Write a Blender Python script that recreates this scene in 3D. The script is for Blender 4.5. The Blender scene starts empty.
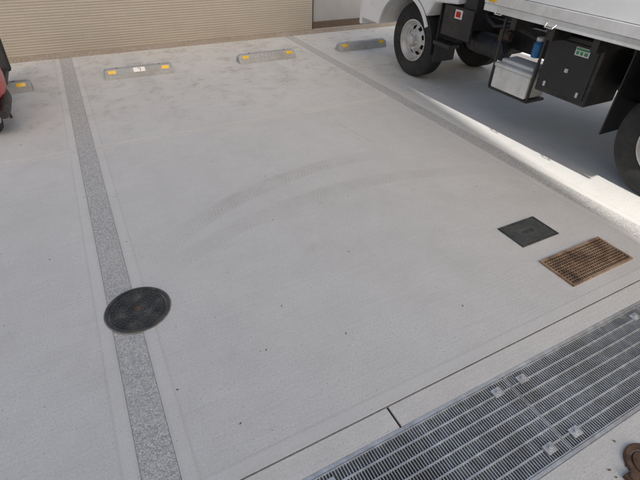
import bpy, bmesh, math, random
from mathutils import Vector, Matrix
random.seed(4)
S=bpy.context.scene
# ------------------------------------------------------------------ materials
class NT:
    def __init__(s,name):
        s.m=bpy.data.materials.new(name); s.m.use_nodes=True
        s.t=s.m.node_tree; s.N=s.t.nodes; s.L=s.t.links
        s.b=s.N['Principled BSDF']
        s.co=s.N.new('ShaderNodeTexCoord').outputs['Object']
    def _set(s,sock,v):
        if hasattr(v,'is_output'): s.L.new(v,sock)
        else: sock.default_value=v
    def math(s,op,a,b=0.0,clamp=False):
        n=s.N.new('ShaderNodeMath'); n.operation=op; n.use_clamp=clamp
        s._set(n.inputs[0],a); s._set(n.inputs[1],b); return n.outputs[0]
    def mapping(s,scale=(1,1,1),rot=(0,0,0),loc=(0,0,0),src=None):
        n=s.N.new('ShaderNodeMapping'); s.L.new(src or s.co,n.inputs[0])
        n.inputs['Scale'].default_value=scale; n.inputs['Rotation'].default_value=rot; n.inputs['Location'].default_value=loc
        return n.outputs[0]
    def noise(s,scale,detail=4,rough=.55,src=None,dist=0):
        n=s.N.new('ShaderNodeTexNoise'); s.L.new(src or s.co,n.inputs['Vector'])
        n.inputs['Scale'].default_value=scale; n.inputs['Detail'].default_value=detail; n.inputs['Roughness'].default_value=rough
        n.inputs['Distortion'].default_value=dist
        return n.outputs['Fac']
    def vor(s,scale,feature='F1',out='Distance',src=None,rand=1):
        n=s.N.new('ShaderNodeTexVoronoi'); s.L.new(src or s.co,n.inputs['Vector']); n.feature=feature
        n.inputs['Scale'].default_value=scale; n.inputs['Randomness'].default_value=rand
        return n.outputs[out]
    def ramp(s,f,stops,interp='LINEAR'):
        n=s.N.new('ShaderNodeValToRGB'); s._set(n.inputs[0],f); e=n.color_ramp.elements; n.color_ramp.interpolation=interp
        while len(e)<len(stops): e.new(.5)
        for i,(p,c) in enumerate(stops):
            e[i].position=p; e[i].color=(c,c,c,1) if not hasattr(c,'__len__') else (*c,1)
        return n.outputs[0]
    def mr(s,f,a,b,c=0.,d=1.):
        n=s.N.new('ShaderNodeMapRange'); s._set(n.inputs[0],f)
        for i,v in enumerate((a,b,c,d)): n.inputs[i+1].default_value=v
        return n.outputs[0]
    def mix(s,f,a,b,mode='MIX'):
        n=s.N.new('ShaderNodeMix'); n.data_type='RGBA'; n.blend_type=mode
        s._set(n.inputs[0],f)
        for k,v in ((6,a),(7,b)):
            s._set(n.inputs[k], v if hasattr(v,'is_output') else (*v,1))
        return n.outputs[2]
    def sep(s,src=None):
        n=s.N.new('ShaderNodeSeparateXYZ'); s.L.new(src or s.co,n.inputs[0]); return n.outputs
    def bump(s,h,strength=.3,dist=.01,prev=None):
        n=s.N.new('ShaderNodeBump'); s._set(n.inputs['Height'],h); n.inputs['Strength'].default_value=strength
        n.inputs['Distance'].default_value=dist
        if prev: s.L.new(prev,n.inputs['Normal'])
        s.L.new(n.outputs[0],s.b.inputs['Normal']); return n.outputs[0]
    def out(s,col=None,rough=None,metal=None,spec=None):
        if col is not None: s._set(s.b.inputs['Base Color'], col if hasattr(col,'is_output') else (*col,1))
        if rough is not None: s._set(s.b.inputs['Roughness'],rough)
        if metal is not None: s._set(s.b.inputs['Metallic'],metal)
        if spec is not None: s.b.inputs['Specular IOR Level'].default_value=spec
        return s.m
def simple(name,col,rough=.5,metal=0.,var=.12,scale=8,bump=0.,dirt=None):
    t=NT(name); n=t.noise(scale,3,.6)
    lo=tuple(c*(1-var) for c in col); hi=tuple(min(1,c*(1+var)) for c in col)
    c=t.ramp(n,[(.3,lo),(.7,hi)])
    if dirt:
        d=t.mr(t.noise(3.1,5,.7),.45,.7); c=t.mix(d,c,dirt)
    if bump: t.bump(t.noise(scale*12,2),bump,.003)
    return t.out(c,t.mr(n,.2,.8,rough*.85,min(1,rough*1.15)),metal)

CB=.70
def concrete(name,base=CB,tracks=False,tone=(1.0,.985,.945),edge=None):
    t=NT(name); x,y,z=t.sep()
    big=t.noise(.75,3,.6); med=t.noise(5,5,.68); fine=t.noise(110,3,.75)
    v=t.mr(big,.3,.7,.97,1.03)
    v=t.math('MULTIPLY',v,t.mr(med,.25,.75,.94,1.05))
    v=t.math('MULTIPLY',v,t.mr(fine,.25,.75,.83,1.12))
    br=t.noise(1,3,.7,src=t.mapping((2.5,110,1),(0,0,.03)))
    v=t.math('MULTIPLY',v,t.mr(br,.3,.7,.955,1.035))
    sp=t.vor(38); spm=t.math('MULTIPLY',t.math('LESS_THAN',sp,.12),t.math('GREATER_THAN',med,.54))
    v=t.math('MULTIPLY',v,t.math('SUBTRACT',1,t.math('MULTIPLY',spm,.30)))
    v=t.math('MULTIPLY',v,base)
    n=t.N.new('ShaderNodeCombineColor')
    for i in range(3): t.L.new(t.math('MULTIPLY',v,tone[i]),n.inputs[i])
    c=n.outputs[0]
    st=t.math('MULTIPLY',t.mr(t.noise(3.4,7,.75,dist=.4),.49,.62),t.mr(y,3.6,4.9,0,1))
    st=t.math('MULTIPLY',st,t.mr(t.noise(16,4,.75),.36,.62))
    c=t.mix(t.math('MULTIPLY',st,.60),c,(.34,.31,.25))
    s2=t.mr(t.noise(1.3,6,.75,dist=.4),.52,.75); c=t.mix(t.math('MULTIPLY',s2,.22),c,(.45,.42,.37))
    if tracks:
        def arc(cx,cy,r0,r1,a0,a1,amt,per=34.):
            nonlocal c
            dx=t.math('SUBTRACT',x,cx); dy=t.math('SUBTRACT',y,cy)
            r=t.math('SQRT',t.math('ADD',t.math('MULTIPLY',dx,dx),t.math('MULTIPLY',dy,dy)))
            a=t.math('ARCTAN2',dy,dx); w=(r1-r0)
            m=t.math('MULTIPLY',t.mr(r,r0,r0+.03),t.mr(r,r1-.03,r1,1,0))
            m=t.math('MULTIPLY',m,t.math('MULTIPLY',t.mr(a,a0,a0+.35),t.mr(a,a1-.35,a1,1,0)))
            u=t.math('FRACT',t.math('MULTIPLY',t.math('SUBTRACT',r,r0),5/w))
            rib=t.math('GREATER_THAN',u,.22)
            ch=t.math('ADD',t.math('MULTIPLY',a,(r0*per)),t.math('MULTIPLY',t.math('PINGPONG',t.math('SUBTRACT',r,r0),w/2.),22.))
            cr=t.math('GREATER_THAN',t.math('FRACT',ch),.38)
            m=t.math('MULTIPLY',m,t.math('ADD',.4,t.math('MULTIPLY',t.math('MULTIPLY',rib,cr),.6)))
            m=t.math('MULTIPLY',m,t.mr(med,.36,.62))
            c=t.mix(t.math('MULTIPLY',m,amt),c,(.31,.285,.25))
        arc(1.7,.2,2.48,2.66,math.radians(76),math.radians(132),.42)
        arc(1.5,-.3,2.62,2.78,math.radians(56),math.radians(128),.28)
        arc(3.6,4.8,1.75,1.92,math.radians(150),math.radians(250),.20)
        # wheel scuffs in front of the stops
        for xc in (.60,2.20):
            d=t.math('ABSOLUTE',t.math('SUBTRACT',x,xc)); m=t.math('MULTIPLY',t.mr(d,.07,.14,1,0),t.mr(y,4.6,5.5))
            m=t.math('MULTIPLY',m,t.mr(med,.38,.6)); c=t.mix(t.math('MULTIPLY',m,.22),c,(.33,.31,.28))
    if edge:
        x0,x1,y0,y1=edge
        d=t.math('MINIMUM',t.math('MINIMUM',t.math('SUBTRACT',x,x0),t.math('SUBTRACT',x1,x)),t.math('MINIMUM',t.math('SUBTRACT',y,y0),t.math('SUBTRACT',y1,y)))
        m=t.mr(d,.055,.065,1,0); ln=t.math('MULTIPLY',t.mr(d,.052,.060),t.mr(d,.062,.072,1,0))
        c=t.mix(t.math('MULTIPLY',m,.30),c,(base*1.05,base*1.03,base*.99)); c=t.mix(t.math('MULTIPLY',ln,.20),c,(.40,.38,.35))
        em=t.math('MULTIPLY',t.mr(d,0,.020,1,0),t.mr(fine,.35,.6)); c=t.mix(t.math('MULTIPLY',em,.30),c,(.38,.36,.32))
    t.bump(t.math('ADD',br,fine),.4,.003)
    return t.out(c,.88,0,.3)

def gravel(name,cols,scale=75,bump=.9,wash=.0,washc=(.64,.63,.60),dk=.65):
    t=NT(name)
    v=t.N.new('ShaderNodeTexVoronoi'); t.L.new(t.co,v.inputs['Vector']); v.inputs['Scale'].default_value=scale
    cx=t.sep(v.outputs['Color'])[0]; d=v.outputs['Distance']
    c=t.ramp(cx,[(i/len(cols),k) for i,k in enumerate(cols)],'CONSTANT')
    c=t.mix(t.mr(d,.40,.70,0,.5),c,tuple(k*dk for k in cols[2]))
    n=t.noise(3,5); c=t.mix(t.mr(n,.4,.75,wash,wash+.3),c,washc)
    t.bump(t.mr(d,.25,.62,1,0),bump,.004); return t.out(c,.75,0,.4)

M={}
M['conc']=concrete('brushed_concrete')
M['kerb']=concrete('trowelled_concrete',.72,tone=(1,.975,.92))
M['gravel']=gravel('granite_chip',[(.44,.44,.44),(.68,.675,.66),(.53,.53,.53),(.78,.77,.75),(.60,.58,.55),(.38,.385,.39),(.70,.68,.64)],150,.6,.12)
M['pebble']=gravel('brown_pebble',[(.33,.26,.20),(.52,.43,.34),(.42,.34,.26),(.62,.53,.43),(.46,.40,.34)],80,.8)
M['joint']=simple('joint_filler',(.27,.255,.235),.95,var=.3,scale=40)
M['asphalt']=simple('asphalt',(.055,.055,.057),.9,var=.25,scale=60,bump=.6)
M['soil']=simple('dark_silt',(.035,.03,.025),.95,var=.4,scale=30,bump=.8)
M['black']=simple('black_chassis',(.022,.022,.024),.45,var=.25,scale=9,bump=.1,dirt=(.07,.062,.052))
M['blackp']=simple('black_plastic',(.03,.03,.032),.5,var=.15,scale=20,bump=.15)
M['white']=simple('white_paint',(.87,.87,.865),.28,var=.02,scale=3)
M['whitep']=simple('white_plastic',(.82,.81,.78),.45,var=.06,scale=6,dirt=(.6,.58,.53))
M['alu']=simple('aluminium',(.82,.82,.82),.42,.5,var=.08,scale=14)
M['rim']=simple('silver_rim',(.70,.695,.68),.42,.2,var=.08,scale=12,dirt=(.42,.39,.33))
M['galv']=simple('galvanised_steel',(.70,.71,.71),.42,.6,var=.2,scale=24,dirt=(.48,.47,.45))
M['rubber']=simple('tyre_rubber',(.026,.026,.027),.82,var=.25,scale=12,bump=.3,dirt=(.06,.056,.05))
M['blue']=simple('blue_plastic',(.03,.17,.42),.35)
M['red']=simple('red_paint',(.60,.025,.02),.25,var=.06)
M['redlens']=simple('red_lens',(.55,.015,.012),.12)
M['amber']=simple('amber_reflector',(.85,.52,.03),.2)
M['green']=simple('green_label',(.10,.36,.18),.5)
M['rust']=simple('rusty_iron',(.15,.09,.055),.8,.2,var=.5,scale=20,bump=.8,dirt=(.06,.05,.045))
M['stop']=simple('recycled_plastic_concrete',(.42,.43,.435),.8,var=.12,scale=30,bump=.5,dirt=(.34,.33,.31))
M['glass']=simple('window_glass',(.03,.035,.04),.06)
M['leaf']=simple('dead_leaf',(.16,.095,.045),.8,var=.5,scale=30)
M['greywall']=simple('grey_render',(.42,.425,.43),.85,var=.06,scale=5,bump=.3)
M['skirting']=simple('brown_skirting',(.15,.11,.08),.7)
t=NT('cast_iron'); n=t.noise(12,5,.7); c=t.ramp(n,[(.3,(.035,.038,.037)),(.55,(.09,.092,.088)),(.75,(.21,.20,.175))]); t.bump(t.noise(160,2),.5,.002)
M['iron']=t.out(c,t.mr(n,.3,.7,.45,.75),.3)
t=NT('dark_grey_cover'); n=t.noise(9,5,.7); c=t.ramp(n,[(.3,(.068,.072,.070)),(.7,(.135,.138,.132))]); t.bump(t.noise(200,2),.4,.002)
M['cover']=t.out(c,.6,.15)
t=NT('rusty_grating'); n=t.noise(7,5,.7,dist=.5); c=t.ramp(n,[(.32,(.12,.09,.07)),(.48,(.34,.22,.14)),(.62,(.44,.32,.22)),(.8,(.19,.125,.085))]); t.bump(t.noise(120,2),.5,.002)
M['rgrate']=t.out(c,.7,.15)
t=NT('drain_grime'); n=t.noise(6,5,.7); c=t.ramp(n,[(.35,(.05,.04,.033)),(.6,(.16,.11,.075)),(.75,(.32,.25,.18))]); t.bump(n,.8,.01)
M['grime']=t.out(c,.95)
t=NT('beige_split_tile')
br=t.N.new('ShaderNodeTexBrick'); t.L.new(t.mapping((1,1,1),(math.radians(-90),0,0)),br.inputs['Vector'])
br.inputs['Scale'].default_value=1; br.inputs['Brick Width'].default_value=.300; br.inputs['Row Height'].default_value=.032
br.inputs['Mortar Size'].default_value=.0016; br.inputs['Mortar Smooth'].default_value=.3; br.inputs['Bias'].default_value=0
br.inputs['Color1'].default_value=(.52,.48,.415,1); br.inputs['Color2'].default_value=(.485,.445,.385,1); br.inputs['Mortar'].default_value=(.36,.33,.28,1)
x,y,z=t.sep(); rw=t.math('FRACT',t.math('MULTIPLY',z,1/.032)); hl=t.math('LESS_THAN',t.math('ABSOLUTE',t.math('SUBTRACT',rw,.5)),.36)
n=t.noise(55,4,.7); c=t.mix(t.mr(n,.3,.7,0,.3),br.outputs['Color'],(.40,.37,.32)); c=t.mix(t.math('MULTIPLY',t.math('SUBTRACT',1,hl),.5),c,(.24,.22,.19))
c=t.mix(t.mr(t.noise(1.1,5),.5,.8,0,.25),c,(.34,.32,.29))
b=t.bump(t.math('ADD',hl,t.math('MULTIPLY',n,.4)),.9,.005)
M['tile']=t.out(c,.85)

# ------------------------------------------------------------------ mesh helpers
def add(name,verts,faces,mat,parent=None,bevel=0,smooth=False,seg=2):
    me=bpy.data.meshes.new(name); me.from_pydata([tuple(v) for v in verts],[],faces); me.update()
    bm=bmesh.new(); bm.from_mesh(me); bmesh.ops.recalc_face_normals(bm,faces=bm.faces); bm.to_mesh(me); bm.free()
    o=bpy.data.objects.new(name,me); S.collection.objects.link(o); me.materials.append(mat)
    if parent: o.parent=parent
    if bevel:
        m=o.modifiers.new('b','BEVEL'); m.width=bevel; m.segments=seg; m.limit_method='ANGLE'; m.angle_limit=math.radians(40)
    if smooth:
        for p in me.polygons: p.use_smooth=True
        try: me.set_sharp_from_angle(angle=math.radians(35))
        except Exception: pass
    return o
def bx(x0,x1,y0,y1,z0,z1):
    v=[(x0,y0,z0),(x1,y0,z0),(x1,y1,z0),(x0,y1,z0),(x0,y0,z1),(x1,y0,z1),(x1,y1,z1),(x0,y1,z1)]
    f=[(0,3,2,1),(4,5,6,7),(0,1,5,4),(1,2,6,5),(2,3,7,6),(3,0,4,7)]; return v,f
def multi(name,parts,mat,parent=None,bevel=0,smooth=False):
    V=[];F=[]
    for v,f in parts:
        o=len(V); V+=list(v); F+=[tuple(i+o for i in q) for q in f]
    return add(name,V,F,mat,parent,bevel,smooth)
def box(name,x0,x1,y0,y1,z0,z1,mat,parent=None,bevel=0): return add(name,*bx(x0,x1,y0,y1,z0,z1),mat,parent,bevel)
def lathe(prof,c,axis='X',n=48,skip=None):
    V=[];F=[]
    for i in range(n):
        a=2*math.pi*i/n
        for r,h in prof:
            p=(h,r*math.cos(a),r*math.sin(a)) if axis=='X' else ((r*math.cos(a),r*math.sin(a),h) if axis=='Z' else (r*math.cos(a),h,r*math.sin(a)))
            V.append((c[0]+p[0],c[1]+p[1],c[2]+p[2]))
    k=len(prof)
    for i in range(n):
        for j in range(k-1):
            if skip and skip(i,j): continue
            i2=(i+1)%n; F.append((i*k+j,i2*k+j,i2*k+j+1,i*k+j+1))
    return V,F
def tube(pts,r,n=10):
    V=[];F=[]; pts=[Vector(p) for p in pts]
    rr=r if hasattr(r,'__len__') else [r]*len(pts)
    up=Vector((0,0,1))
    for i,p in enumerate(pts):
        d=(pts[min(i+1,len(pts)-1)]-pts[max(i-1,0)]).normalized()
        a=d.cross(up if abs(d.z)<.95 else Vector((1,0,0))).normalized(); b=d.cross(a)
        for k in range(n):
            t=2*math.pi*k/n; V.append(p+a*math.cos(t)*rr[i]+b*math.sin(t)*rr[i])
    for i in range(len(pts)-1):
        for k in range(n): k2=(k+1)%n; F.append((i*n+k,i*n+k2,(i+1)*n+k2,(i+1)*n+k))
    F.append(tuple(range(n))[::-1]); F.append(tuple(range((len(pts)-1)*n,len(pts)*n)))
    return V,F
def loft(secs,n=20,e=2.6):
    V=[];F=[]
    for y,cx,cz,w,h in secs:
        for k in range(n):
            a=2*math.pi*k/n; ca,sa=math.cos(a),math.sin(a)
            V.append((cx+w*math.copysign(abs(ca)**(2/e),ca),y,cz+h*math.copysign(abs(sa)**(2/e),sa)))
    for i in range(len(secs)-1):
        for k in range(n): k2=(k+1)%n; F.append((i*n+k,i*n+k2,(i+1)*n+k2,(i+1)*n+k))
    F.append(tuple(range(n))[::-1]); F.append(tuple(range((len(secs)-1)*n,len(secs)*n)))
    return V,F
def prism(poly,x0,x1):
    n=len(poly); V=[(x0,y,z) for y,z in poly]+[(x1,y,z) for y,z in poly]
    F=[tuple(range(n)),tuple(range(n,2*n))[::-1]]+[(i,(i+1)%n,(i+1)%n+n,i+n) for i in range(n)]
    return V,F
def empty(name):
    o=bpy.data.objects.new(name,None); S.collection.objects.link(o); return o

# ------------------------------------------------------------------ ground
cols=[(-3.45,-.210),(-.078,2.955),(3.095,6.15),(6.29,9.3)]
rows=[(.757,3.8355),(3.8445,6.72)]
k=0
for ci,(x0,x1) in enumerate(cols):
    for ri,(y0,y1) in enumerate(rows):
        k+=1
        m=concrete('slab_concrete_%d'%k,CB*(1+.015*((k*7)%3-1)),tracks=(ci==1),edge=(x0,x1,y0,y1))
        box('concrete_slab',x0,x1,y0,y1,-.15,0,m,bevel=.004)
for x0,x1 in [(-.210,-.078),(2.955,3.095),(6.15,6.29)]:
    box('gravel_strip',x0+.001,x1-.001,.76,6.72,-.14,-.003,M['gravel'])
box('joint_filler',-3.45,9.3,3.8355,3.8445,-.14,-.008,M['joint'])
box('joint_filler',-3.45,9.3,.7505,.7565,-.14,-.005,M['joint'])
box('pebble_strip',-3.45,9.3,6.72,7.0,-.15,-.003,M['pebble'])
e=[-3.45,-1.225,.770,2.77,4.77,6.77,9.3]
for a,b in zip(e[:-1],e[1:]):
    box('drain_kerb',a+.005,b-.005,.650,.750,-.3,.001,M['kerb'],bevel=.003)
    box('drain_kerb',a+.005,b-.005,-.25,.245,-.3,.001,M['kerb'],bevel=.003)
multi('joint_filler',[bx(a-.0045,a+.0045,.651,.749,-.28,-.008) for a in e[1:-1]]+[bx(a-.0045,a+.0045,-.249,.244,-.28,-.008) for a in e[1:-1]],M['soil'])
box('drain_channel',-3.45,9.3,.245,.650,-.32,-.26,M['soil'])
g=empty('ground')
B=900
for i,(a,b,c_,d) in enumerate([(-B,-3.45,-.25,B),(9.3,B,-.25,B),(-3.45,9.3,7.0,B)]):
    add('paving_%d'%i,[(a,c_,-.005),(b,c_,-.005),(b,d,-.005),(a,d,-.005)],[(0,1,2,3)],M['conc'],g)
add('road',[(-B,-B,-.006),(B,-B,-.006),(B,-.25,-.006),(-B,-.25,-.006)],[(0,1,2,3)],M['asphalt'])
# hairline crack
pts=[(2.055,3.43),(2.075,3.36),(2.068,3.29),(2.10,3.22),(2.095,3.15),(2.13,3.08),(2.125,3.02),(2.16,2.95)]
V=[];F=[]
for i,(a,b) in enumerate(pts):
    w=.0012+.0006*math.sin(i*2.1); V+=[(a-w,b,.0012),(a+w,b,.0012)]
    if i: F.append((2*i-2,2*i-1,2*i+1,2*i))
add('slab_crack',V,F,M['joint'])

def grate(x0,x1,y0,y1):
    p=empty('drain_grating')
    bars=[]; n=int((x1-x0)/.0125)
    for i in range(1,n):
        x=x0+(x1-x0)*i/n; bars.append(bx(x-.0019,x+.0019,y0+.004,y1-.004,-.026,-.001))
    multi('bearing_bars',bars,M['galv'],p)
    cb=[]
    m=7
    for i in range(1,m):
        y=y0+(y1-y0)*i/m; cb.append(bx(x0+.003,x1-.003,y-.0035,y+.0035,-.008,.0012))
    multi('cross_bars',cb,M['galv'],p)
    fr=[bx(x0,x1,y0,y0+.005,-.03,.001),bx(x0,x1,y1-.005,y1,-.03,.001),bx(x0,x0+.005,y0+.005,y1-.005,-.03,.001),bx(x1-.005,x1,y0+.005,y1-.005,-.03,.001)]
    multi('frame',fr,M['galv'],p)
    cl=[]
    for xx in (x0+.075,x1-.075):
        for yy in (y0+.045,y1-.045):
            cl.append(bx(xx-.026,xx+.026,yy-.02,yy+.02,.0016,.006))
            cl.append(lathe([(0,.017),(.008,.017),(.0095,.015),(.0095,.006)],(xx,yy,0),'Z',6))
            cl.append(lathe([(.009,.0085),(.015,.0085),(.015,.006)],(xx,yy,0),'Z',20))
    multi('hold_down_clamps',cl,M['galv'],p,bevel=.001)
for i in range(-4,8):
    x=1.325+i*1.0
    if -3.45<x and x+1<9.3: grate(x+.002,x+.998,.262,.632)
multi('drain_frame',[bx(-3.45,9.3,.634,.649,-.03,.002),bx(-3.45,9.3,.246,.260,-.03,.002)],M['galv'])

# ------------------------------------------------------------------ round manhole
p=empty('manhole_cover'); cx,cy=-.073,1.797; R=.160
multi('frame',[lathe([(R,-.01),(R,.006),(R-.003,.009),(R-.017,.009),(R-.018,.002)],(cx,cy,0),'Z',64)],M['iron'],p,smooth=True)
multi('lid',[lathe([(0,.0055),(R-.024,.0055),(R-.022,.004),(R-.021,.001)],(cx,cy,0),'Z',64)],M['iron'],p)
st=[]
def wedge(r0,r1,a0,a1,z0,z1,s=3):
    V=[];F=[]
    for i in range(s+1):
        a=a0+(a1-a0)*i/s
        for r in (r0,r1):
            for z in (z0,z1): V.append((cx+r*math.cos(a),cy+r*math.sin(a),z))
    for i in range(s):
        o=i*4; q=o+4
        F+=[(o+1,o+3,q+3,q+1),(o,o+1,q+1,q),(o+2,q+2,q+3,o+3)]
    F+=[(0,2,3,1),(s*4,s*4+1,s*4+3,s*4+2)]
    return V,F
for j,r in enumerate([.045,.063,.081,.099,.117]):
    n=int(2*math.pi*r/.021)
    for i in range(n):
        a=2*math.pi*(i+.5*(j%2))/n; da=2*math.pi/n*.32
        st.append(wedge(r,r+.011,a-da,a+da,.004,.0095,1))
st.append(lathe([(.138,.005),(.136,.0098),(.131,.0098),(.130,.005)],(cx,cy,0),'Z',64))
st.append(lathe([(.037,.005),(.036,.010),(.030,.010),(.029,.005)],(cx,cy,0),'Z',40))
multi('raised_studs',st,M['iron'],p)
multi('centre_emblem',[lathe([(0,.0085),(.014,.0085),(.017,.005)],(cx,cy,0),'Z',24)],M['rust'],p)
multi('lifting_slots',[bx(cx-.012,cx+.012,cy+.1385,cy+.1445,.002,.0064),bx(cx-.012,cx+.012,cy-.1445,cy-.1385,.002,.0064)],M['soil'],p)
multi('silt_ring',[lathe([(R-.001,.0022),(R+.006,.0012),(R+.008,-.002)],(cx,cy,0),'Z',64)],M['joint'],p,smooth=True)

# ------------------------------------------------------------------ square meter cover
p=empty('meter_box_cover'); x0,x1,y0,y1=2.172,2.508,1.272,1.490
multi('frame',[bx(x0,x1,y0,y0+.014,-.01,.007),bx(x0,x1,y1-.014,y1,-.01,.007),bx(x0,x0+.014,y0+.014,y1-.014,-.01,.007),bx(x1-.014,x1,y0+.014,y1-.014,-.01,.007)],M['iron'],p,bevel=.0015)
box('lid',x0+.017,x1-.017,y0+.017,y1-.017,-.01,.006,M['cover'],p,bevel=.002)
q=[]
for i in range(16):
    for j in range(10):
        xx=x0+.034+i*(x1-x0-.068)/15; yy=y0+.032+j*(y1-y0-.064)/9
        if 4<=i<=11 and 3<=j<=6: continue
        q.append(bx(xx-.005,xx+.005,yy-.005,yy+.005,.0055,.0082))
multi('anti_slip_studs',q,M['cover'],p)
q=[]; xx=x0+.112
for w in range(5):
    q+= [bx(xx,xx+.0035,y0+.092,y0+.122,.0055,.0085),bx(xx+.0035,xx+.015,y0+.118,y0+.122,.0055,.0085),bx(xx+.0035,xx+.013,y0+.104,y0+.108,.0055,.0085)]
    if w%2: q.append(bx(xx+.0115,xx+.015,y0+.092,y0+.104,.0055,.0085))
    xx+=.0225
multi('legend',q,M['iron'],p)
multi('key_holes',[lathe([(0,.0064),(.008,.0064)],(x0+.03,(y0+y1)/2,0),'Z',16),lathe([(0,.0064),(.008,.0064)],(x1-.03,(y0+y1)/2,0),'Z',16)],M['soil'],p)

# ------------------------------------------------------------------ rusty rectangular grating
p=empty('rusty_drain_grate'); x0,x1,y0,y1=2.150,2.705,.888,1.130
box('grime_bed',x0+.01,x1-.01,y0+.01,y1-.01,-.01,.003,M['grime'],p)
multi('frame',[bx(x0,x1,y0,y0+.016,-.01,.012),bx(x0,x1,y1-.016,y1,-.01,.012),bx(x0,x0+.016,y0+.016,y1-.016,-.01,.012),bx(x1-.016,x1,y0+.016,y1-.016,-.01,.012)],M['rgrate'],p,bevel=.002)
q=[]; n=27
for i in range(1,n): x=x0+.016+(x1-x0-.032)*i/n; q.append(bx(x-.0022,x+.0022,y0+.016,y1-.016,.0015,.0105))
n=11
for i in range(1,n): y=y0+.016+(y1-y0-.032)*i/n; q.append(bx(x0+.016,x1-.016,y-.0022,y+.0022,.0015,.0114))
multi('bars',q,M['rgrate'],p)

# ------------------------------------------------------------------ wheel stops
def stop(xa,xb,y0=5.60,label=False,rot=0):
    p=empty('wheel_stop'); L=xb-xa
    prof=[(0,.0),(.012,.055),(.04,.098),(.05,.102),(.105,.102),(.115,.098),(.150,.05),(.16,0)]
    V=[];F=[]
    xs=[(0,.035,.8),(.03,0,1),(L-.03,0,1),(L,.035,.8)]
    for x,ins,sc in xs:
        for y,z in prof:
            yy=.08+(y-.08)*(1-ins*2); V.append((x,yy,z*sc))
    n=len(prof)
    for i in range(3):
        for j in range(n-1): F.append((i*n+j,(i+1)*n+j,(i+1)*n+j+1,i*n+j+1))
        F.append((i*n+n-1,(i+1)*n+n-1,(i+1)*n,i*n))
    F+= [tuple(range(n)),tuple(range(3*n,4*n))[::-1]]
    def T(vs): 
        c,s=math.cos(rot),math.sin(rot); return [(xa+x*c-y*s,y0+x*s+y*c,z) for x,y,z in vs]
    add('body',T(V),F,M['stop'],p,bevel=.005)
    q=[]
    for x in (.19*L,.81*L):
        v,f=lathe([(0,.1035),(.013,.1035),(.013,.100)],(x,.078,0),'Z',16); q.append((T(v),f))
    multi('anchor_bolts',q,M['rust'],p)
    def onface(xc,w,h,mat,name,zc=.074,t=.004):
        d=Vector((0,.028,.043)).normalized(); nrm=Vector((0,-.043,.028)).normalized()
        c0=Vector((xc,.012+(zc-.055)*.028/.043,zc)); V=[]
        for k in (-.001,t):
            for sx,sd in ((-1,-1),(1,-1),(1,1),(-1,1)):
                V.append(tuple(c0+Vector((sx*w/2,0,0))+d*(sd*h/2)+nrm*k))
        add(name,T(V),[(0,3,2,1),(4,5,6,7),(0,1,5,4),(1,2,6,5),(2,3,7,6),(3,0,4,7)],mat,p,bevel=.001)
    onface(.10*L+.01,.085,.038,M['amber'],'reflector_a'); onface(.90*L-.01,.085,.038,M['amber'],'reflector_b')
    for i in range(9):
        onface(.24*L+.065*L*i,.016,.040,M['stop'],'rib_%d'%i,t=.006)
    if label:
        onface(.5*L,.13,.050,M['white'],'number_plate',zc=.076,t=.009)
        onface(.5*L,.030,.006,M['blackp'],'digit_top',zc=.088,t=.0105); onface(.5*L+.012,.007,.026,M['blackp'],'digit_stem',zc=.073,t=.0105)
stop(.215,.985,5.60,True,-.02); stop(1.83,2.63,5.60,False,.0); stop(3.33,4.13,5.62,False,0); stop(-1.32,-.52,5.53,False,0)

# ------------------------------------------------------------------ walls
w=empty('tiled_wall')
box('wall_face',-6,3.58,7.0,7.18,-.1,1.75,M['tile'],w)
box('coping',-6,3.59,6.98,7.20,1.752,1.80,M['greywall'],w,bevel=.004)
w=empty('rendered_wall')
box('wall_face',3.60,11,7.06,7.2,-.1,1.95,M['greywall'],w)
box('skirting',3.60,11,7.04,7.058,-.1,.10,M['skirting'],w)
box('coping',3.595,11,7.04,7.22,1.952,2.0,M['greywall'],w,bevel=.004)
box('joint_bead',3.582,3.598,7.0,7.19,-.1,1.9,M['blackp'],w)

# ------------------------------------------------------------------ truck
T=empty('box_truck')
def tyre(xo,yc,R,w,sgn=1,rimr=.225):
    c=(xo,yc,R)
    pr=[(rimr,.012),(rimr+.02,.0),(R-.07,-.004),(R-.022,.006),(R-.006,.02)]
    k=5
    for i in range(k):
        a=.022+(w-.044)*i/k; b=.022+(w-.044)*(i+1)/k
        pr+= [(R,a+.004),(R,b-.004),(R-.009,b-.003),(R-.009,b+.003)]
    pr+=[(R-.02,w-.01),(R-.07,w+.004),(rimr+.02,w),(rimr,w-.012)]
    return lathe(pr,c,'X',72)
def rim_front(xo,yc,R,rimr=.225):
    c=(xo,yc,R)
    pr=[(rimr+.004,.004),(rimr+.004,-.004),(rimr-.008,-.004),(rimr-.012,.012),(rimr-.03,.03),(rimr-.045,.062),(.165,.070),(.125,.040),(.105,.018),(.098,.012),(.062,.012),(.060,.0),(.055,-.028),(.045,-.036),(0,-.036)]
    return lathe(pr,c,'X',64,skip=lambda i,j: j==6 and (i%8) in (2,3,4,5))
def wheel(name,xo,yc,R,w):
    multi(name+'_tyre',[tyre(xo,yc,R,w)],M['rubber'],T,smooth=True)
    multi(name+'_rim',[rim_front(xo,yc,R)],M['rim'],T,smooth=True)
    multi(name+'_nuts',[lathe([(0,-.014),(.011,-.014),(.013,-.010),(.013,.014)],(xo,yc+.080*math.cos(a),R+.080*math.sin(a)),'X',6) for a in [i*math.pi*2/6 for i in range(6)]],M['alu'],T)
    multi(name+'_drum',[lathe([(.0,.09),(.21,.09),(.215,.2)],(xo,yc,R),'X',32)],M['black'],T)
RW=.405
wheel('front_left_wheel',3.60,4.40,RW,.205)
wheel('rear_left_wheel',3.46,1.285,RW,.20)
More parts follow.
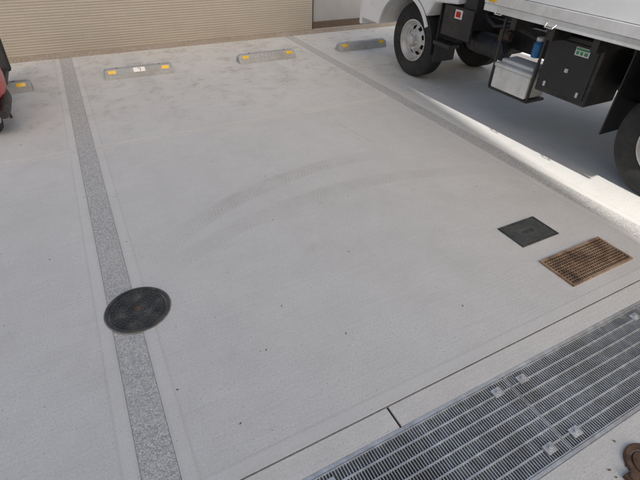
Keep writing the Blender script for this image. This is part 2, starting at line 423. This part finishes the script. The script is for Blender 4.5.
multi('rear_inner_tyre',[tyre(3.70,1.285,RW,.20)],M['rubber'],T,smooth=True)
def mir(vf): return [(8.4-x,y,z) for (x,y,z) in vf[0]],vf[1]
multi('right_tyres',[mir(tyre(3.60,4.40,RW,.205)),mir(tyre(3.46,1.285,RW,.20)),mir(tyre(3.70,1.285,RW,.20))],M['rubber'],T,smooth=True)
multi('right_rims',[mir(rim_front(3.60,4.40,RW)),mir(rim_front(3.46,1.285,RW))],M['rim'],T,smooth=True)
def arch(yc,zc,r,a0,a1,n=14): return [(yc+r*math.cos(math.radians(a0+(a1-a0)*i/n)),zc+r*math.sin(math.radians(a0+(a1-a0)*i/n))) for i in range(n+1)]
poly=[(5.28,.50),(5.30,.62),(5.30,1.15),(5.10,1.98),(4.95,2.12),(3.75,2.14),(3.60,2.08),(3.58,.93),(3.92,.90)]
poly+=arch(4.40,.42,.50,150,12)[1:]+[(4.93,.50)]
add('cab_shell',*prism(poly,3.42,4.98),M['white'],T,bevel=.02,smooth=True)
multi('wheel_arch_lip',[lathe([(.505,0),(.505,-.018),(.47,-.018),(.47,.01)],(3.42,4.40,.42),'X',64,skip=lambda i,j: not(2<=i<27))],M['white'],T)
add('windscreen',[(3.52,5.29,1.22),(4.88,5.29,1.22),(4.84,5.13,1.88),(3.56,5.13,1.88)],[(0,1,2,3)],M['glass'],T)
add('door_window',[(3.416,3.95,1.28),(3.416,5.02,1.28),(3.416,4.90,1.86),(3.416,3.95,1.86)],[(0,1,2,3)],M['glass'],T)
multi('door_seams',[bx(3.414,3.4195,3.86,3.866,.98,1.95),bx(3.414,3.4195,5.08,5.086,.98,1.3),bx(3.414,3.4195,3.866,5.08,.975,.981)],M['black'],T)
box('door_handle',3.395,3.416,3.92,4.08,1.12,1.15,M['blackp'],T,bevel=.004)
box('front_bumper',3.44,4.96,5.302,5.36,.42,.66,M['white'],T,bevel=.015)
multi('headlights',[bx(3.50,3.78,5.302,5.325,.74,.90),bx(4.62,4.90,5.302,5.325,.74,.90)],M['alu'],T,bevel=.01)
multi('mirror',[tube([(3.43,5.0,1.75),(3.28,5.15,1.8),(3.22,5.15,1.72)],.012),tube([(3.43,5.05,1.15),(3.26,5.15,1.2),(3.22,5.15,1.3)],.012),bx(3.13,3.27,5.12,5.17,1.3,1.7)],M['blackp'],T,bevel=.008)
box('cab_step',3.46,3.60,3.62,3.88,.50,.54,M['black'],T,bevel=.004)
box('inner_arch',3.80,4.60,3.90,4.90,.90,.94,M['black'],T)
box('front_mudflap',3.50,3.80,3.875,3.885,.30,.95,M['blackp'],T)
multi('front_mudguard',[lathe([(.47,.0),(.47,.30),(.462,.30),(.462,.0)],(3.50,4.40,.41),'X',64,skip=lambda i,j: not(18<=i<33))],M['blackp'],T,smooth=True)
multi('chassis_rails',[bx(3.86,3.92,.35,5.1,.58,.80),bx(4.48,4.54,.35,5.1,.58,.80)]+[bx(3.92,4.48,y,y+.08,.60,.78) for y in (.5,1.3,2.1,2.9,3.6,4.6)],M['black'],T,bevel=.004)
multi('axles',[tube([(3.62,4.40,.36),(4.78,4.40,.36)],.05),tube([(3.62,1.285,.40),(4.78,1.285,.40)],.07),lathe([(0,-.15),(.11,-.1),(.15,0),(.11,.1),(0,.15)],(4.2,1.285,.40),'X',20)],M['black'],T,smooth=True)
multi('propshaft',[tube([(4.2,1.4,.42),(4.2,4.2,.60)],.04)],M['black'],T,smooth=True)
multi('leaf_springs',[bx(3.80,3.86,.75+.08*i,1.82-.08*i,.50+.012*i,.510+.012*i) for i in range(5)],M['black'],T)
box('gearbox',4.02,4.40,3.4,4.5,.42,.80,M['black'],T,bevel=.05)
multi('air_tank',[lathe([(0,-.26),(.08,-.25),(.105,-.21),(.105,.21),(.08,.25),(0,.26)],(3.70,3.32,.60),'Y',28)],M['black'],T,smooth=True)
multi('tank_straps',[lathe([(.1065,-.015),(.1085,-.015),(.1085,.015),(.1065,.015)],(3.70,3.20,.60),'Y',28),lathe([(.1065,-.015),(.1085,-.015),(.1085,.015),(.1065,.015)],(3.70,3.44,.60),'Y',28)],M['black'],T)
box('intake_stack',3.50,3.68,3.40,3.56,.72,1.9,M['blackp'],T,bevel=.015)
box('side_bracket',3.47,3.50,3.38,3.80,.62,.90,M['black'],T,bevel=.004)
box('marker_plate',3.462,3.4695,3.53,3.63,.80,.88,M['whitep'],T)
box('marker_reflector',3.456,3.4615,3.55,3.61,.815,.865,M['redlens'],T,bevel=.002)
multi('hoses',[tube([(3.62,3.4,.86),(3.58,3.2,.80),(3.60,3.0,.84),(3.58,2.7,.80)],.014),tube([(3.66,3.5,.92),(3.62,3.2,.90),(3.66,2.8,.92),(3.62,2.2,.90)],.011),tube([(3.55,3.05,.72),(3.50,2.95,.62),(3.52,2.85,.58)],.010)],M['blackp'],T,smooth=True)
multi('brown_valve',[bx(3.55,3.64,3.02,3.10,.70,.80),lathe([(0,-.04),(.035,-.04),(.035,.04),(0,.04)],(3.56,3.0,.76),'Y',16)],M['rust'],T,bevel=.005)
box('battery_box',3.42,3.66,2.53,2.93,.34,.53,M['whitep'],T,bevel=.012)
box('battery_cover',3.41,3.67,2.52,2.94,.532,.565,M['whitep'],T,bevel=.01)
box('battery_top',3.46,3.65,2.55,2.91,.566,.60,M['whitep'],T,bevel=.01)
multi('battery_bracket',[bx(3.43,3.445,2.95,2.97,.33,.92),bx(3.43,3.445,2.495,2.515,.33,.92),bx(3.43,3.66,2.50,2.96,.315,.335)],M['black'],T)
multi('battery_ribs',[bx(3.412,3.421,2.60+.08*i,2.615+.08*i,.36,.515) for i in range(4)],M['whitep'],T,bevel=.002)
multi('blue_reservoir',[lathe([(0,-.065),(.040,-.065),(.044,-.055),(.044,.04),(.038,.05),(.03,.052),(.03,.066),(0,.066)],(3.50,2.60,.745),'Z',24)],M['blue'],T,smooth=True)
multi('reservoir_cap',[lathe([(0,.095),(.03,.095),(.034,.09),(.034,.068)],(3.50,2.60,.745),'Z',20)],M['whitep'],T,smooth=True)
box('tool_box',3.42,3.80,1.98,2.46,.46,.93,M['black'],T,bevel=.012)
box('tool_box_door',3.408,3.4195,2.01,2.43,.50,.89,M['blackp'],T,bevel=.006)
multi('tool_box_fittings',[bx(3.398,3.4075,2.20,2.23,.67,.70),bx(3.398,3.4075,2.05,2.07,.52,.56),bx(3.398,3.4075,2.36,2.38,.52,.56)],M['rim'],T,bevel=.003)
box('label',3.4045,3.4075,2.08,2.20,.81,.87,M['white'],T)
multi('label_print',[bx(3.403,3.4043,2.085,2.195,.848,.866),bx(3.403,3.4043,2.09,2.12,.818,.842),bx(3.403,3.4043,2.13,2.155,.818,.842),bx(3.403,3.4043,2.165,2.19,.818,.842)],M['green'],T)
box('rear_mudflap',3.48,3.92,1.80,1.81,.30,.95,M['blackp'],T)
box('rear_flap',3.48,3.92,.74,.75,.22,.95,M['blackp'],T)
BX0=3.165;BX1=5.235
box('cargo_panels',BX0,BX1,.30,2.99,1.135,2.85,M['white'],T,bevel=.01)
multi('aluminium_sill',[bx(BX0-.012,BX0+.05,.30,2.99,1.060,1.133),bx(BX1-.05,BX1+.012,.30,2.99,1.060,1.133)],M['alu'],T,bevel=.004)
multi('lower_skirt',[bx(BX0-.004,BX0+.030,.30,2.99,1.002,1.058)],M['whitep'],T,bevel=.004)
multi('corner_posts',[bx(BX0-.010,BX0+.03,2.93,2.998,1.135,2.86),bx(BX0-.010,BX0+.03,.292,.36,1.135,2.86)],M['alu'],T,bevel=.004)
multi('side_lamps',[bx(BX0-.022,BX0-.0125,y-.04,y+.04,1.077,1.115) for y in (.75,2.90)],M['amber'],T,bevel=.004)
multi('rope_hooks',[tube([(BX0-.004,y-.04,1.025),(BX0-.03,y-.035,1.0),(BX0-.03,y+.035,1.0),(BX0-.004,y+.04,1.025)],.005,8) for y in (.7,1.3,2.3,2.8)],M['galv'],T,smooth=True)
box('floor_bearers',BX0+.055,BX1-.055,.32,2.97,1.0,1.133,M['black'],T)
multi('cross_bearers',[bx(BX0+.06,BX1-.06,y,y+.05,.90,.999) for y in [.45+.37*i for i in range(7)]],M['black'],T)
multi('rear_doors',[bx(BX0+.04,4.19,.285,.2995,1.16,2.78),bx(4.21,BX1-.04,.285,.2995,1.16,2.78)],M['white'],T,bevel=.003)
multi('tail_lamps',[bx(3.35,3.62,.30,.34,.82,.90),bx(4.78,5.05,.30,.34,.82,.90)],M['redlens'],T,bevel=.005)
box('rear_bumper',3.35,5.05,.31,.38,.50,.60,M['black'],T,bevel=.006)
multi('bumper_hangers',[bx(3.80,3.85,.32,.37,.60,.98),bx(4.55,4.60,.32,.37,.60,.98)],M['black'],T)

# ------------------------------------------------------------------ scooter (far left)
C=empty('motor_scooter'); sx=-.80
def st_(xo,yc,R,w):
    return lathe([(.14,0),(R-.03,-.004),(R-.008,w*.18),(R,w*.4),(R,w*.6),(R-.008,w*.82),(R-.03,w+.004),(.14,w)],(xo,yc,R),'X',48)
multi('tyres',[st_(sx-.045,4.55,.215,.09),st_(sx-.045,5.78,.215,.09)],M['rubber'],C,smooth=True)
multi('rims',[lathe([(.142,-.002),(.125,.005),(.12,.03),(.04,.02),(0,.01)],(sx-.045,y,.215),'X',40,skip=lambda i,j:j==2 and i%8 in(2,3,4,5)) for y in(4.55,5.78)]+[lathe([(.142,.092),(.125,.085),(.12,.06),(.04,.07),(0,.08)],(sx-.045,y,.215),'X',40,skip=lambda i,j:j==2 and i%8 in(2,3,4,5)) for y in(4.55,5.78)],M['rim'],C,smooth=True)
multi('rear_body',[loft([(4.26,sx,.58,.04,.03),(4.32,sx,.53,.10,.13),(4.50,sx,.46,.155,.21),(4.75,sx,.42,.165,.24),(4.95,sx,.38,.155,.24),(5.05,sx,.34,.14,.16)])],M['red'],C,smooth=True)
multi('side_engine',[loft([(4.42,sx+.10,.20,.03,.04),(4.55,sx+.11,.20,.05,.06),(4.85,sx+.10,.20,.06,.07),(5.0,sx+.08,.22,.04,.05)])],M['blackp'],C,smooth=True)
multi('muffler',[loft([(4.30,sx+.12,.22,.03,.035),(4.36,sx+.12,.21,.042,.045),(4.6,sx+.12,.20,.038,.04),(4.72,sx+.11,.19,.02,.02)],e=2)],M['blackp'],C,smooth=True)
multi('seat',[loft([(4.28,sx,.72,.06,.02),(4.36,sx,.73,.12,.045),(4.65,sx,.74,.135,.055),(4.9,sx,.72,.12,.05),(5.02,sx,.70,.07,.02)])],M['blackp'],C,smooth=True)
multi('footboard',[bx(sx-.15,sx+.15,5.0,5.42,.24,.30)],M['blackp'],C,bevel=.02)
add('leg_shield',*prism([(5.38,.26),(5.44,.26),(5.52,.55),(5.60,.88),(5.54,.90),(5.46,.60)],sx-.18,sx+.18),M['blackp'],C,bevel=.025,smooth=True)
add('front_cowl',*prism([(5.46,.50),(5.62,.46),(5.70,.62),(5.64,.90),(5.58,.90)],sx-.13,sx+.13),M['red'],C,bevel=.03,smooth=True)
multi('front_fender',[lathe([(.24,-.065),(.262,-.04),(.262,.04),(.24,.065)],(sx,5.78,.215),'X',48,skip=lambda i,j: not (1<=i<26))],M['blackp'],C,smooth=True)
multi('fork',[tube([(sx-.06,5.78,.215),(sx-.06,5.66,.55)],.02),tube([(sx+.06,5.78,.215),(sx+.06,5.66,.55)],.02)],M['black'],C,smooth=True)
multi('handlebar',[tube([(sx-.33,5.42,.98),(sx-.18,5.50,.98),(sx,5.54,.96),(sx+.18,5.50,.98),(sx+.33,5.42,.98)],[.018,.016,.03,.016,.018])],M['blackp'],C,smooth=True)
multi('handlebar_cover',[loft([(5.44,sx,.97,.10,.05),(5.54,sx,.98,.13,.08),(5.64,sx,.95,.09,.06)])],M['blackp'],C,smooth=True)
multi('headlamp',[loft([(5.63,sx,.95,.07,.045),(5.67,sx,.95,.05,.035)],e=2)],M['alu'],C,smooth=True)
multi('mirrors',[tube([(sx+.2,5.5,.98),(sx+.26,5.46,1.12),(sx+.30,5.45,1.18)],.006),tube([(sx-.2,5.5,.98),(sx-.26,5.46,1.12),(sx-.30,5.45,1.18)],.006),lathe([(0,-.012),(.05,-.012),(.055,0),(.04,.015),(0,.02)],(sx+.30,5.45,1.21),'Y',24),lathe([(0,-.012),(.05,-.012),(.055,0),(.04,.015),(0,.02)],(sx-.30,5.45,1.21),'Y',24)],M['blackp'],C,smooth=True)
multi('tail_lamp',[loft([(4.235,sx,.60,.06,.03),(4.27,sx,.60,.075,.035)])],M['redlens'],C,smooth=True)
add('rear_fender',*prism([(4.30,.50),(4.33,.50),(4.24,.26),(4.21,.27)],sx-.07,sx+.07),M['blackp'],C,bevel=.005)
add('number_plate',*prism([(4.235,.48),(4.239,.48),(4.205,.34),(4.201,.34)],sx-.09,sx+.09),M['white'],C)
multi('centre_stand',[tube([(sx+.07,4.85,.2),(sx+.10,4.80,.01)],.012),tube([(sx-.07,4.85,.2),(sx-.10,4.80,.01)],.012)],M['black'],C)

# ------------------------------------------------------------------ debris
V=[];F=[]
def leaf(x,y,z,s,a):
    o=len(V); c,sn=math.cos(a),math.sin(a)
    for (u,v,w) in [(-1,0,0),(-.3,.45,.12),(.5,.35,.25),(1,0,.1),(.5,-.35,.05),(-.3,-.45,.2)]:
        V.append((x+s*(u*c-v*sn),y+s*(u*sn+v*c),z+s*w))
    F.extend([(o,o+1,o+2,o+3),(o,o+3,o+4,o+5)])
for i in range(230):
    x=random.uniform(-1.6,3.0); y=random.uniform(.8,6.6); leaf(x,y,.002,random.choice([.0025,.003,.004,.004,.007]),random.uniform(0,6.3))
for i in range(50):
    x=random.uniform(-.6,3.5); y=random.gauss(6.75,.12); leaf(x,min(y,6.95),.003,random.uniform(.006,.014),random.uniform(0,6.3))
for i in range(14):
    x=random.gauss(1.52,.10); y=random.gauss(.10,.05); leaf(x,y,.004,random.uniform(.004,.008),random.uniform(0,6.3))
add('leaf_litter',V,F,M['leaf'])
p=empty('rusty_valve_cover')
multi('ring',[lathe([(.085,.0),(.085,.012),(.080,.016),(.064,.016),(.062,.004)],(1.535,.085,0),'Z',40)],M['rust'],p,smooth=True)
multi('lid',[lathe([(0,.012),(.054,.012),(.058,.004)],(1.535,.085,0),'Z',40)],M['rust'],p)
multi('hinge',[bx(1.405,1.455,.065,.105,.001,.020),lathe([(0,.03),(.012,.03),(.015,.024),(.015,.018)],(1.43,.085,0),'Z',20)],M['rust'],p,bevel=.003)

# ------------------------------------------------------------------ apartment building behind (casts the open shade)
EL=36; AZ=8.2
A=empty('apartment_building'); Y0=-12.2;Y1=-10;HH=14.6
X1=2.975+math.tan(math.radians(AZ))*(Y0-1.003);X0=-7.3
M['facade']=simple('facade_paint',(.80,.79,.76),.8,var=.04,scale=2)
box('walls',X0,X1,Y0,Y1,-.1,HH,M['facade'],A)
sl=[];wi=[];fr=[]
for f in range(4):
    z=f*3.1
    sl.append(bx(X0,X1-.22,Y1+.002,Y1+1.1,z+2.75,z+2.9))
    if f: sl.append(bx(X0,X1-.22,Y1+1.0,Y1+1.1,z-.198,z+1.0))
    for i in range(3):
        x=X0+.6+i*2.6; wi.append(bx(x,x+1.5,Y1+.003,Y1+.03,z+.15,z+2.2)); fr.append(bx(x+.73,x+.77,Y1+.031,Y1+.05,z+.15,z+2.2)); fr.append(bx(x-.05,x+1.55,Y1+.003,Y1+.05,z+2.201,z+2.26))
multi('balconies',sl,M['facade'],A); multi('windows',wi,M['glass'],A); multi('window_frames',fr,M['alu'],A)

# ------------------------------------------------------------------ light
W=bpy.data.worlds.new('World'); S.world=W; W.use_nodes=True
nt=W.node_tree; bg=nt.nodes['Background']
sky=nt.nodes.new('ShaderNodeTexSky'); sky.sky_type='NISHITA'; sky.sun_disc=False
sky.sun_elevation=math.radians(EL); sky.sun_rotation=math.radians(180+AZ); sky.dust_density=7; sky.air_density=1.25; sky.ozone_density=1.
nt.links.new(sky.outputs[0],bg.inputs[0]); bg.inputs[1].default_value=.15
sd=bpy.data.lights.new('sun','SUN'); sd.energy=5.; sd.angle=math.radians(.53); sd.color=(1,.965,.91)
so=bpy.data.objects.new('sun',sd); S.collection.objects.link(so)
a=math.radians(AZ); d=Vector((math.sin(a)*math.cos(math.radians(EL)),math.cos(a)*math.cos(math.radians(EL)),-math.sin(math.radians(EL))))
so.rotation_euler=d.to_track_quat('-Z','Y').to_euler(); so.location=(-4,-20,30)
S.view_settings.view_transform='Standard'; S.view_settings.look='None'; S.view_settings.exposure=0
# ------------------------------------------------------------------ camera
cd=bpy.data.cameras.new('camera'); cam=bpy.data.objects.new('camera',cd); S.collection.objects.link(cam); S.camera=cam
cd.sensor_width=36; cd.lens=24.44; cd.clip_start=.05; cd.clip_end=3000
r=Vector((.88496,-.46492,.02658)); dn=Vector((-.26812,-.55536,-.7872)); fw=Vector((.38075,.68951,-.61612))
m=Matrix(((r.x,-dn.x,-fw.x,0),(r.y,-dn.y,-fw.y,0),(r.z,-dn.z,-fw.z,1.7),(0,0,0,1)))
cam.matrix_world=m
